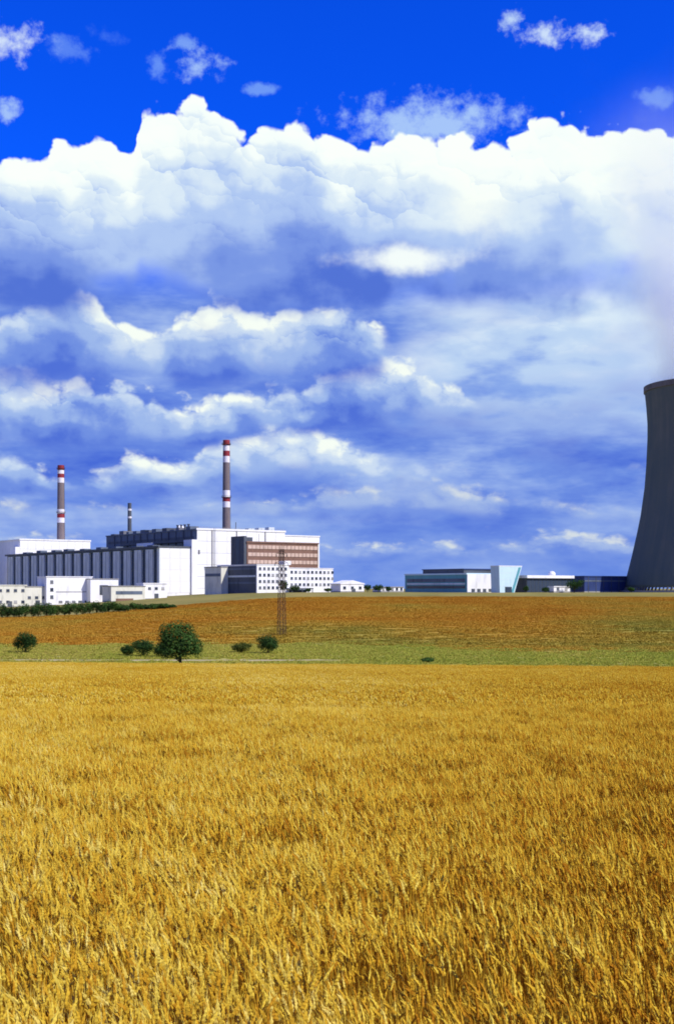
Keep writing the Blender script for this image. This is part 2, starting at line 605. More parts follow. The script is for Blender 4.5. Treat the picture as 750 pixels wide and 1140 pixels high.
def pane_mat():
    """window glass: some panes dark, some with pale blinds, from pane to pane"""
    m, t, bs = material('window_pane')
    oi = t.n.new('ShaderNodeObjectInfo')
    t.put(bs.inputs['Base Color'], t.ramp(oi.outputs['Random'], [(0.0, (.02, .028, .045)), (.55, (.06, .075, .10)), (.8, (.16, .17, .18)), (1.0, (.42, .41, .38))]))
    bs.inputs['Roughness'].default_value = 0.2
    return m


M['pane'] = pane_mat()

# ------------------------------------------------------------------ mesh helpers
def tag(o, label=None, cat=None, group=None, kind=None):
    if label: o['label'] = label
    if cat: o['category'] = cat
    if group: o['group'] = group
    if kind: o['kind'] = kind
    return o


def link(name, me, mat=None, parent=None):
    o = bpy.data.objects.new(name, me)
    col.objects.link(o)
    if mat is not None and me is not None and not me.materials:
        me.materials.append(M[mat] if isinstance(mat, str) else mat)
    if parent is not None:
        o.parent = parent
    return o


def empty(name, loc, rz=0.0):
    o = bpy.data.objects.new(name, None)
    o.empty_display_size = 0.5
    col.objects.link(o)
    o.location = loc
    o.rotation_euler = (0, 0, rz)
    return o


class MB:
    def __init__(self):
        self.v = []
        self.f = []

    def box(self, x0, x1, y0, y1, z0, z1):
        b = len(self.v)
        self.v += [(x0, y0, z0), (x1, y0, z0), (x1, y1, z0), (x0, y1, z0), (x0, y0, z1), (x1, y0, z1), (x1, y1, z1), (x0, y1, z1)]
        self.f += [tuple(b + i for i in q) for q in ((0, 3, 2, 1), (4, 5, 6, 7), (0, 1, 5, 4), (1, 2, 6, 5), (2, 3, 7, 6), (3, 0, 4, 7))]
        return self

    def prism(self, pts, z0, z1):
        """outline in (x, z), extruded along y from z0 to z1"""
        b = len(self.v)
        n = len(pts)
        self.v += [(x, z0, z) for x, z in pts] + [(x, z1, z) for x, z in pts]
        self.f.append(tuple(b + i for i in range(n)))
        self.f.append(tuple(b + n + i for i in reversed(range(n))))
        for i in range(n):
            j = (i + 1) % n
            self.f.append((b + j, b + i, b + n + i, b + n + j))
        return self

    def bar(self, p, q, r, n=4):
        p, q = Vector(p), Vector(q)
        d = (q - p).normalized()
        a = d.orthogonal().normalized()
        c = d.cross(a)
        b = len(self.v)
        for e in (p, q):
            for i in range(n):
                w = 2 * math.pi * i / n
                self.v.append(tuple(e + (a * math.cos(w) + c * math.sin(w)) * r))
        for i in range(n):
            j = (i + 1) % n
            self.f.append((b + i, b + j, b + n + j, b + n + i))
        self.f.append(tuple(b + i for i in reversed(range(n))))
        self.f.append(tuple(b + n + i for i in range(n)))
        return self

    def lathe(self, prof, n=32, cx=0, cy=0, cap=True):
        b = len(self.v)
        k = len(prof)
        for r, z in prof:
            for i in range(n):
                w = 2 * math.pi * i / n
                self.v.append((cx + r * math.cos(w), cy + r * math.sin(w), z))
        for s in range(k - 1):
            for i in range(n):
                j = (i + 1) % n
                self.f.append((b + s * n + i, b + s * n + j, b + (s + 1) * n + j, b + (s + 1) * n + i))
        if cap:
            self.f.append(tuple(b + i for i in reversed(range(n))))
            self.f.append(tuple(b + (k - 1) * n + i for i in range(n)))
        return self

    def build(self, name, mat, parent=None, smooth=False):
        me = bpy.data.meshes.new(name)
        me.from_pydata(self.v, [], self.f)
        if smooth:
            me.polygons.foreach_set('use_smooth', [True] * len(me.polygons))
        me.update()
        return link(name, me, mat, parent)


def bx(parent, name, x0, x1, y0, y1, z0, z1, mat):
    return MB().box(x0, x1, y0, y1, z0, z1).build(name, mat, parent)


# ------------------------------------------------------------------ ground sheets
def sheet(name, ylo, yhi, xr, nx, ny, mat, power=1.0, lift=0.0):
    v, f = [], []
    for j in range(ny + 1):
        q = (j / ny) ** power
        for i in range(nx + 1):
            p = i / nx
            x0 = -xr(0) + 2 * xr(0) * p
            a = ylo(x0)
            b = yhi(x0)
            y = a + (b - a) * q
            v.append((x0, y, ground(x0, y) + lift))
    for j in range(ny):
        for i in range(nx):
            k = j * (nx + 1) + i
            f.append((k, k + 1, k + nx + 2, k + nx + 1))
    me = bpy.data.meshes.new(name)
    me.from_pydata(v, [], f)
    me.polygons.foreach_set('use_smooth', [True] * len(me.polygons))
    o = link(name, me, mat)
    tag(o, kind='structure')
    return o


def build_ground():
    W = lambda _: 900.0
    sheet('near_field_ground', lambda x: -40.0, edge1, W, 120, 40, 'soil')
    sheet('meadow', edge1, edge2, W, 180, 16, 'meadow')
    sheet('far_field', edge2, edge3, W, 180, 60, 'far_field')
    sheet('plant_ground', edge3, lambda x: 9000.0, W, 180, 60, 'plant_ground', 2.0)
    # wings that carry the land to the horizon on both sides
    for s in (-1, 1):
        v = [(s * 900, -40, -3.0), (s * 9000, -40, -14), (s * 9000, 9000, -3.5), (s * 900, 9000, -3.5)]
        n = 40
        vv, ff = [], []
        for j in range(n + 1):
            y = -40 + 9040 * (j / n) ** 2
            vv.append((s * 899.5, y, ground(s * 900, y)))
            vv.append((s * 9000, y, ground(s * 900, y)))
        for j in range(n):
            q = (2 * j, 2 * j + 1, 2 * j + 3, 2 * j + 2)
            ff.append(q if s > 0 else q[::-1])
        me = bpy.data.meshes.new('outer_fields')
        me.from_pydata(vv, [], ff)
        tag(link('outer_fields', me, 'meadow'), kind='structure')
    # farm track along the meadow
    v, f = [], []
    pts = [(-130, 209), (-80, 208), (-45, 207), (-15, 207.5), (0, 209), (4, 209)]
    n = 60
    for i in range(n + 1):
        x = -130 + 132 * i / n
        for (xa, ya), (xb, yb) in zip(pts, pts[1:]):
            if xa <= x <= xb:
                yc = ya + (yb - ya) * (x - xa) / (xb - xa)
        w = 1.5 * sstep(2, -8, x) + .05 + 0.6 * mnoise.noise(Vector((x / 9.0, 3, 0)))
        for s in (-1, 1):
            v.append((x, yc + s * w, ground(x, yc + s * w) + 0.03))
    for i in range(n):
        f.append((2 * i, 2 * i + 2, 2 * i + 3, 2 * i + 1))
    me = bpy.data.meshes.new('farm_track')
    me.from_pydata(v, [], f)
    tag(link('farm_track', me, 'path'), kind='structure')


build_ground()


# ------------------------------------------------------------------ cereals
def cereal_patch(name, size, n, ear, mat, seed, hmin=.72, hmax=.92, fat=1.0, leaves=True, lean=0.09):
    rnd = random.Random(seed)
    V, Fc, T = [], [], []

    def quad_strip(pts, w0, w1, side, tint):
        b = len(V)
        k = len(pts)
        for i, p in enumerate(pts):
            w = w0 + (w1 - w0) * i / (k - 1)
            V.append(tuple(p - side * w)); V.append(tuple(p + side * w))
            T.extend((tint, tint))
        for i in range(k - 1):
            Fc.append((b + 2 * i, b + 2 * i + 1, b + 2 * i + 3, b + 2 * i + 2))

    for i in range(n):
        x, y = rnd.uniform(-size / 2, size / 2), rnd.uniform(-size / 2, size / 2)
        h = rnd.uniform(hmin, hmax)
        la = rnd.gauss(math.pi * 0.92, 1.1)
        lm = abs(rnd.gauss(lean, lean * 0.7)) * h
        L = Vector((math.cos(la), math.sin(la), 0))
        tint = min(1, max(0, rnd.gauss(0.45, 0.32)))
        p0 = Vector((x, y, 0))
        p1 = p0 + L * lm * 0.35 + Vector((0, 0, h * 0.55))
        p2 = p0 + L * lm + Vector((0, 0, h))
        w = rnd.uniform(0, math.pi)
        sd = Vector((math.cos(w), math.sin(w), 0))
        quad_strip([p0, p1, p2], 0.0028 * fat, 0.0018 * fat, sd, tint * 0.8)
        # nodding ear
        nod = rnd.uniform(0.0, .75)
        ax = (Vector((0, 0, 1)) * math.cos(nod) + L * math.sin(nod)).normalized()
        ln = ear * rnd.uniform(.8, 1.2)
        rr = 0.0098 * fat * rnd.uniform(.85, 1.2)
        a = ax.orthogonal().normalized()
        c = ax.cross(a)
        b = len(V)
        rings = ((0.0, .4), (.14, 1.0), (.26, .6), (.4, 1.08), (.53, .6), (.67, 1.0), (.8, .5), (1.0, .15))
        for q, k in rings:
            ce_ = p2 + ax * ln * q + L * (q * q * 0.01) - Vector((0, 0, q * q * 0.012))
            for j in range(4):
                u = math.pi / 2 * j + q * 1.2
                V.append(tuple(ce_ + (a * math.cos(u) * 1.15 + c * math.sin(u) * .8) * rr * k))
                T.append(min(1, tint + 0.12))
        for s in range(len(rings) - 1):
            for j in range(4):
                j2 = (j + 1) % 4
                Fc.append((b + s * 4 + j, b + s * 4 + j2, b + s * 4 + 4 + j2, b + s * 4 + 4 + j))
        # short awns
        if leaves:
            for q in (.2, .4, .6, .8, 1.0):
                e0 = p2 + ax * ln * q
                di = (ax + Vector((rnd.uniform(-.35, .35), rnd.uniform(-.35, .35), rnd.uniform(-.2, .2)))).normalized()
                b = len(V)
                V.extend([tuple(e0 - a * .0012), tuple(e0 + a * .0012), tuple(e0 + di * 0.055)])
                T.extend([min(1, tint + .25)] * 3)
                Fc.append((b, b + 1, b + 2))
            for _ in range(1 if rnd.random() < .6 else 0):
                q = rnd.uniform(.2, .7)
                s0 = p0.lerp(p2, q)
                w = rnd.uniform(0, 2 * math.pi)
                D = Vector((math.cos(w), math.sin(w), 0))
                ll = rnd.uniform(.1, .22)
                pts = [s0, s0 + D * ll * .4 + Vector((0, 0, .06)), s0 + D * ll * .8 + Vector((0, 0, .02)), s0 + D * ll - Vector((0, 0, .07))]
                quad_strip(pts, .0036 * fat, .0012, Vector((-D.y, D.x, 0)), min(1, max(0, tint * .7 + rnd.uniform(-.2, .2))))
    me = bpy.data.meshes.new(name)
    me.from_pydata(V, [], Fc)
    at = me.attributes.new('tint', 'FLOAT', 'POINT')
    at.data.foreach_set('value', T)
    me.materials.append(mat)
    return me


def grass_patch(name, size, n, mat, seed, h0, h1, w):
    rnd = random.Random(seed)
    V, Fc, T = [], [], []
    for i in range(n):
        x, y = rnd.uniform(-size / 2, size / 2), rnd.uniform(-size / 2, size / 2)
        tint = rnd.random()
        for k in range(4):
            a = rnd.uniform(0, 2 * math.pi)
            h = rnd.uniform(h0, h1)
            D = Vector((math.cos(a), math.sin(a), 0))
            S = Vector((-D.y, D.x, 0)) * w * rnd.uniform(.6, 1.3)
            p = Vector((x, y, -0.05)) + D * rnd.uniform(0, .12)
            b = len(V)
            V.extend([tuple(p - S), tuple(p + S), tuple(p + D * h * .3 + S * .7 + Vector((0, 0, h * .7))), tuple(p + D * h * .3 - S * .7 + Vector((0, 0, h * .7))), tuple(p + D * h * .65 + Vector((0, 0, h)))])
            T.extend([tint] * 5)
            Fc.extend([(b, b + 1, b + 2, b + 3), (b + 3, b + 2, b + 4)])
    me = bpy.data.meshes.new(name)
    me.from_pydata(V, [], Fc)
    at = me.attributes.new('tint', 'FLOAT', 'POINT')
    at.data.foreach_set('value', T)
    me.materials.append(mat)
    return me


def scatter(name, points, meshes, smin, smax, rot, seed, label, cat):
    """one object of uncountable plants: patches instanced on points"""
    coll = bpy.data.collections.new(name + '_patches')
    for i, me in enumerate(meshes):
        coll.objects.link(bpy.data.objects.new('%s_patch' % name, me))
    me = bpy.data.meshes.new(name)
    me.from_pydata(points, [], [])
    o = link(name, me)
    ng = bpy.data.node_groups.new(name + '_scatter', 'GeometryNodeTree')
    ng.interface.new_socket('Geometry', in_out='INPUT', socket_type='NodeSocketGeometry')
    ng.interface.new_socket('Geometry', in_out='OUTPUT', socket_type='NodeSocketGeometry')
    gi = ng.nodes.new('NodeGroupInput')
    go = ng.nodes.new('NodeGroupOutput')
    ci = ng.nodes.new('GeometryNodeCollectionInfo')
    ci.inputs['Collection'].default_value = coll
    ci.inputs['Separate Children'].default_value = True
    ci.inputs['Reset Children'].default_value = True
    ip = ng.nodes.new('GeometryNodeInstanceOnPoints')
    ip.inputs['Pick Instance'].default_value = True
    ri = ng.nodes.new('FunctionNodeRandomValue'); ri.data_type = 'INT'
    ri.inputs['Min'].default_value = 0 if False else ri.inputs['Min'].default_value
    for s in ri.inputs:
        if s.type == 'INT' and s.name == 'Min': s.default_value = 0
        if s.type == 'INT' and s.name == 'Max': s.default_value = len(meshes) - 1
        if s.name == 'Seed': s.default_value = seed
    rr = ng.nodes.new('FunctionNodeRandomValue'); rr.data_type = 'FLOAT_VECTOR'
    vs = [s for s in rr.inputs if s.type == 'VECTOR']
    vs[0].default_value = (-.02, -.02, -rot); vs[1].default_value = (.02, .02, rot)
    rs = ng.nodes.new('FunctionNodeRandomValue'); rs.data_type = 'FLOAT'
    fs = [s for s in rs.inputs if s.type == 'VALUE']
    fs[0].default_value = smin; fs[1].default_value = smax
    iout = [s for s in ri.outputs if s.type == 'INT'][0]
    vout = [s for s in rr.outputs if s.type == 'VECTOR'][0]
    fout = [s for s in rs.outputs if s.type == 'VALUE'][0]
    L = ng.links
    L.new(gi.outputs[0], ip.inputs['Points'])
    L.new(ci.outputs[0], ip.inputs['Instance'])
    L.new(iout, ip.inputs['Instance Index'])
    L.new(vout, ip.inputs['Rotation'])
    L.new(fout, ip.inputs['Scale'])
    L.new(ip.outputs[0], go.inputs[0])
    md = o.modifiers.new('scatter', 'NODES')
    md.node_group = ng
    tag(o, label, cat, kind='stuff')
    return o


def grid_points(y0, y1, half, step, rnd, keep=None, jit=0.3, edge=None):
    pts = []
    y = y0
    while y < y1:
        h = half(y)
        x = -h
        while x < h:
            px, py = x + rnd.uniform(-jit, jit) * step, y + rnd.uniform(-jit, jit) * step
            if (edge is None or py < edge(px)) and (keep is None or keep(px, py)):
                pts.append((px, py, ground(px, py)))
            x += step
        y += step
    return pts


def build_wheat():
    rnd = random.Random(3)
    near = [cereal_patch('wheat_near', 1.0, 300, .085, M['wheat'], 10 + i, fat=1.0) for i in range(5)]
    pts = grid_points(2.2, 40, lambda y: 0.28 * y + 5.5, 0.84, rnd)
    scatter('wheat', pts, near, .88, 1.14, .5, 1, 'ripe golden wheat filling the near field in front of the track', 'wheat')
    far = [cereal_patch('wheat_far', 2.0, 300, .10, M['wheat'], 30 + i, fat=2.2, leaves=False) for i in range(5)]
    pts = grid_points(40, 183, lambda y: 0.28 * y + 9, 1.7, rnd, edge=lambda x: edge1(x) - .6)
    scatter('wheat', pts, far, .9, 1.12, .6, 2, 'ripe golden wheat in the back of the near field reaching the track', 'wheat')


build_wheat()

M['meadow_grass'] = straw_mat('meadow_grass', [(0.1, (.24, .31, .04)), (0.4, (.40, .40, .055)), (0.7, (.46, .38, .075)), (0.95, (.58, .45, .12))], None, False, 0.035)


def crop_mat():
    m = M['far_field'].copy()
    m.name = 'far_crop'
    return m


M['far_crop'] = crop_mat()


def build_grass():
    rnd = random.Random(9)
    gp = [grass_patch('meadow_tuft', 3.0, 90, M['meadow_grass'], 50 + i, .12, .36, .05) for i in range(4)]
    keep = lambda x, y: edge1(x) + .5 < y < edge2(x) + rnd.gauss(0, 7) and (x > 2 or abs(y - 207.3) > 2.4)
    pts = grid_points(184, 275, lambda y: 0.29 * y + 8, 2.7, rnd, keep)
    scatter('meadow_grass', pts, gp, .7, 1.25, 3.1, 3, 'green and straw coloured meadow grass around the lone tree and bushes', 'grass')
    cp = [grass_patch('crop_tuft', 6.0, 200, M['far_crop'], 60 + i, .10, .26, .11) for i in range(4)]
    keep = lambda x, y: edge2(x) + rnd.gauss(-2, 4) < y < edge3(x) - 1
    pts = grid_points(222, 606, lambda y: 0.285 * y + 8, 4.3, rnd, keep, .45)
    scatter('far_crop', pts, cp, .8, 1.2, 3.1, 4, 'orange brown crop on the rising field below the plant', 'crop')


build_grass()

# ------------------------------------------------------------------ cooling tower
PLANT_RZ = math.atan2(.583, .813)


def cooling_tower():
    D = 760.0
    X = (788 - 375) / F * D
    zb = ground(X, D - 40) - .3
    root = empty('cooling_tower', (X, D, zb))
    tag(root, 'tall dark concrete hyperbolic cooling tower giving off white steam', 'cooling tower')
    s = D / F
    top = zpy(430, D) - zb
    k = [(0.0, 91), (0.06, 88.5), (.15, 83.5), (.27, 77.5), (.36, 73.5), (.5, 69.2), (.62, 67.2), (.75, 66.0), (.82, 66.0), (.9, 67.2), (1.0, 69.5)]
    leg_h = 3.2
    prof = []
    for a, b in zip(k, k[1:]):
        for q in range(4):
            u = q / 4
            prof.append(((a[1] + (b[1] - a[1]) * u) * s, leg_h + (top - leg_h) * (a[0] + (b[0] - a[0]) * u)))
    prof.append((k[-1][1] * s, top))
    inner = [(r - .55, z) for r, z in reversed(prof)]
    mb = MB()
    n = 144
    full = prof + inner
    mb.lathe(full, n, cap=False)
    b0 = len(full) - 1
    for i in range(n):
        j = (i + 1) % n
        mb.f.append((b0 * n + i, b0 * n + j, j, i))
    mb.build('shell', 'tower', root, True)
    r = k[-1][1] * s
    MB().lathe([(r - .3, top - 3.2), (r + .35, top - 3.0), (r + .4, top + .25), (r - .9, top + .25), (r - .9, top - 1)], n, cap=False).build('rim', 'tower_rim', root)
    rb = k[0][1] * s
    MB().lathe([(rb + 3.6, 0), (rb + 3.6, 1.4), (rb + 2.9, 1.4), (rb + 2.9, 0.2)], n, cap=False).build('basin', 'concrete', root)
    leg = None
    nl = 56
    for i in range(nl):
        w = 2 * math.pi * i / nl
        for sgn in (-1, 1):
            if leg is None:
                leg = MB().bar((rb + 1.2, 0, .2), (rb - .3, 0, leg_h + .3), .45, 6)
                leg = leg.build('leg', 'tower_rim', root).data
                o = root.children[-1] if False else bpy.data.objects['leg']
            else:
                o = link('leg', leg, None, root)
            o.rotation_euler = (0, 0, w + sgn * .028)
    return X, D, zb, top, r


TX, TD, TZ, TTOP, TR = cooling_tower()


def steam():
    m = bpy.data.materials.new('steam')
    m.use_nodes = True
    t = NT(m.node_tree)
    t.n.clear()
    out = t.n.new('ShaderNodeOutputMaterial')
    pv = t.n.new('ShaderNodeVolumePrincipled')
    pv.inputs['Color'].default_value = (.97, .99, 1, 1)
    pv.inputs['Anisotropy'].default_value = 0.0
    tc = t.n.new('ShaderNodeTexCoord')
    o = tc.outputs['Object']
    sp = t.n.new('ShaderNodeSeparateXYZ')
    t.l.new(o, sp.inputs[0])
    x, y, z = sp.outputs
    # drifts to the left as it rises and widens
    cx = t.mul(z, -0.10)
    rad = t.add(TR * 0.93, t.mul(z, 0.20))
    dx = t.sub(x, cx)
    d = t.m('DIVIDE', t.m('SQRT', t.add(t.mul(dx, dx), t.mul(y, y))), rad)
    n1 = t.noise(t.mapv(o, (1, 1, .7)), 0.035, 5, 0.62)
    v = t.add(t.sub(1.0, d), t.mul(t.sub(n1, .5), 1.1))
    den = t.smooth(v, 0.0, .55)
    den = t.mul(den, t.smooth(z, 120, 0, .12, 1.0))
    den = t.mul(den, t.smooth(z, -6, 0))
    den = t.mul(den, t.smooth(z, 190, 120))
    t.put(pv.inputs['Density'], t.mul(den, 0.034))
    t.l.new(pv.outputs[0], out.inputs['Volume'])
    prof = [(TR - 1.6, -4), (TR * .99, 3), (TR + 34, 110), (TR + 58, 190)]
    mb = MB()
    n = 48
    for r, z in prof:
        for i in range(n):
            w = 2 * math.pi * i / n
            mb.v.append((r * math.cos(w) - .10 * max(z, 0), r * math.sin(w), z))
    for s in range(len(prof) - 1):
        for i in range(n):
            j = (i + 1) % n
            mb.f.append((s * n + i, s * n + j, (s + 1) * n + j, (s + 1) * n + i))
    mb.f.append(tuple(reversed(range(n))))
    mb.f.append(tuple((len(prof) - 1) * n + i for i in range(n)))
    o = mb.build('steam_plume', m)
    o.location = (TX, TD, TZ + TTOP)
    tag(o, 'pale white steam rising out of the cooling tower mouth', 'steam', kind='stuff')


steam()


# ------------------------------------------------------------------ striped chimneys
def chimney(px, D, top_py, w_px, bands, label, group=None, plats=True, shaft='shaft', name='chimney', taper=.72):
    X = (px - 375) / F * D
    zb = -2.5
    root = empty(name, (X, D, zb))
    tag(root, label, 'chimney', group)
    H = zpy(top_py, D) - zb
    r1 = w_px / F * D / 2
    r0 = r1 / taper
    rad = lambda z: r0 + (r1 - r0) * z / H
    MB().lathe([(r0, 0), (r1, H)], 32).build('shaft', shaft, root, False)
    for a, b, c in bands:
        z1, z0 = min(H + .1, zpy(a, D) - zb), zpy(b, D) - zb
        MB().lathe([(rad(z0) + .06, z0), (rad(z1) + .06, z1)], 32).build('paint_band', 'red_paint' if c == 'r' else 'white_paint', root)
    if plats:
        for f in (.62, .97):
            z = H * f
            rr = rad(z)
            p = MB().lathe([(rr, z), (rr + 1.1, z), (rr + 1.1, z + .25), (rr, z + .25)], 32, cap=False).build('platform', 'rust', root)
            ra = MB()
            for i in range(16):
                w = 2 * math.pi * i / 16
                ra.bar(((rr + 1.05) * math.cos(w), (rr + 1.05) * math.sin(w), z + .25), ((rr + 1.05) * math.cos(w), (rr + 1.05) * math.sin(w), z + 1.3), .05)
            ra.lathe([(rr + 1.0, z + 1.2), (rr + 1.1, z + 1.2), (rr + 1.1, z + 1.35), (rr + 1.0, z + 1.35)], 32, cap=False)
            ra.build('railing', 'rust', p)
        MB().bar((r0 + .25, 0, 0), (r1 + .25, 0, H), .12).build('ladder', 'rust', root)
    return root


chimney(252, 1044, 490, 7.2, [(490, 496, 'r'), (496, 502, 'w'), (502, 508, 'r'), (508, 515, 'w'), (546, 553.5, 'w'), (553.5, 558.5, 'r'), (558.5, 565, 'w')],
        'tall red and white banded chimney behind the big white reactor block')
chimney(68, 1257, 518, 7.0, [(518, 523.5, 'r'), (523.5, 527.5, 'w'), (527.5, 532, 'r'), (532, 537.5, 'w'), (567, 572, 'w'), (572, 576.5, 'r'), (576.5, 582, 'w')],
        'banded grey chimney rising behind the long white roof block of the far unit')
chimney(144.5, 1150, 560, 4.2, [(566.5, 568.5, 'w'), (575, 577, 'w')],
        'slim short chimney behind the dark roof plant of the long hall', plats=False, shaft='slate_dark', taper=.8)


# ------------------------------------------------------------------ plant buildings
gv = Vector((.813, .583, 0)).normalized()      # along the sunlit fronts
dv = Vector((-gv.y, gv.x, 0))                  # along the shaded sides


def frame(name, px, D, label, cat='building', group=None, base=None):
    p = ray(px, D)
    z = p.z if base is None else base
    root = empty(name, (p.x, p.y, z), PLANT_RZ)
    tag(root, label, cat, group)
    return root


def low(root, w, d):
    """lower a building's origin to the lowest ground under it"""
    o = root.location
    zs = []
    for a in (0, .5, 1):
        for b in (0, .5, 1):
            q = o + gv * w * a + dv * d * b
            zs.append(ground(q.x, q.y))
    root.location.z = min(zs) - .2
    return root.location.z


def panels(parent, x0, x1, z0, z1, nx, nz, mat, y=0.0, th=.25, gap=.3, name='cladding_panel'):
    w, h = (x1 - x0) / nx, (z1 - z0) / nz
    me = None
    for i in range(nx):
        for j in range(nz):
            if me is None:
                o = bx(parent, name, -w / 2 + gap / 2, w / 2 - gap / 2, -th, .0, gap / 2, h - gap / 2, mat)
                me = o.data
            else:
                o = link(name, me, None, parent)
            o.location = (x0 + w * (i + .5), y + random.uniform(-.02, .02), z0 + h * j)


def windows(parent, xs, zs, w, h, y=0.0, side='front', name='window', mat='pane'):
    """window boxes with a frame; side front: on local y, side left: on local x"""
    me = fr = None
    for x in xs:
        for z in zs:
            if me is None:
                m1 = MB().box(-w / 2, w / 2, -.10, .02, 0, h)
                o = m1.build(name, mat, parent)
                me = o.data
                f2 = MB().box(-w / 2 - .15, w / 2 + .15, -.22, .02, -.2, -.02)
                s = f2.build('sill', 'concrete', o)
                fr = s.data
            else:
                o = link(name, me, None, parent)
                link('sill', fr, None, o)
            if side == 'front':
                o.location = (x, y, z)
            else:
                o.location = (y, x, z)
                o.rotation_euler = (0, 0, -math.pi / 2)


def turbine_hall():
    R = frame('turbine_hall', 178, 900, 'long dark glazed turbine hall with pale upright panels and white gable end', base=-6)
    zb = low(R, 40, 295)
    top = zpy(607.5, 900) - zb
    L, Wd = 296.0, 29.0
    bx(R, 'wall', .6, Wd + 4, .6, L, 0, top - 1.5, 'glass')
    gb = bx(R, 'gable_wall', 0, Wd + 4, -.0, .6, 0, top - .5, 'white_wall')
    panels(R, 0.1, Wd + 3.9, zpy(660, 900) - zb, top - .6, 4, 4, 'white_wall', -.0, .2, .18)
    bx(R, 'end_pier', -.5, .6, -.2, 3.2, 0, top - .5, 'pale_panel')
    # upright panels
    me = me2 = None
    nb = 16
    sp = (L - 8) / nb
    for i in range(nb):
        y = 9.5 + sp * i
        wd = 10.8
        if me is None:
            o = bx(R, 'upright_panel', -.9, .55, 0, wd, 0, top - 2.4, 'pale_panel')
            me = o.data
            s = bx(o, 'seam', -.97, -.9, wd * .48, wd * .53, 1, top - 3, 'slate')
            me2 = s.data
        else:
            o = link('upright_panel', me, None, R)
            link('seam', me2, None, o)
        o.location = (0, y + random.uniform(-.25, .25), 0)
    for k in range(3):
        z = 9.0 + k * 8.0
        bx(R, 'transom', .25, .58, 3.4, L - 1, z, z + .5, 'slate_dark')
    bx(R, 'roof', -1.4, Wd + 4, -.45, L + 1, top - 1.5 + .003, top, 'slate_dark')
    for i in range(9):
        y = 22 + i * 30 + random.uniform(-4, 4)
        h = random.uniform(1.2, 2.6)
        MB().box(6, 12, y, y + 9, top, top + h).build('roof_vent', 'slate', R)


turbine_hall()
HZ = None


def local_origin():
    """corner of the turbine hall, the plan's origin"""
    p = ray(178, 900)
    return p


def reactor_block(label, s, t0, t1, depth, z_abs, t2=None, z2=None, name='reactor_building', detail=True):
    o = local_origin() + dv * s + gv * t0
    root = empty(name, (o.x, o.y, -4), PLANT_RZ)
    tag(root, label, 'building')
    w = t1 - t0
    zb = low(root, w, depth)
    top = z_abs - zb
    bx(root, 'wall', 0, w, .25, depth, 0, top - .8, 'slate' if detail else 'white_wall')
    panels(root, 0, w, top - 54 if top > 54 else 0, top - .4, 9, 6, 'white_wall', .25, .3, .16)
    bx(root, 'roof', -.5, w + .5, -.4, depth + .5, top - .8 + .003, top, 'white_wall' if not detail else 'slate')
    bx(root, 'parapet', -.55, w + .55, -.5, .2, top - .9, top + .5, 'white_wall')
    return root, w, top, zb


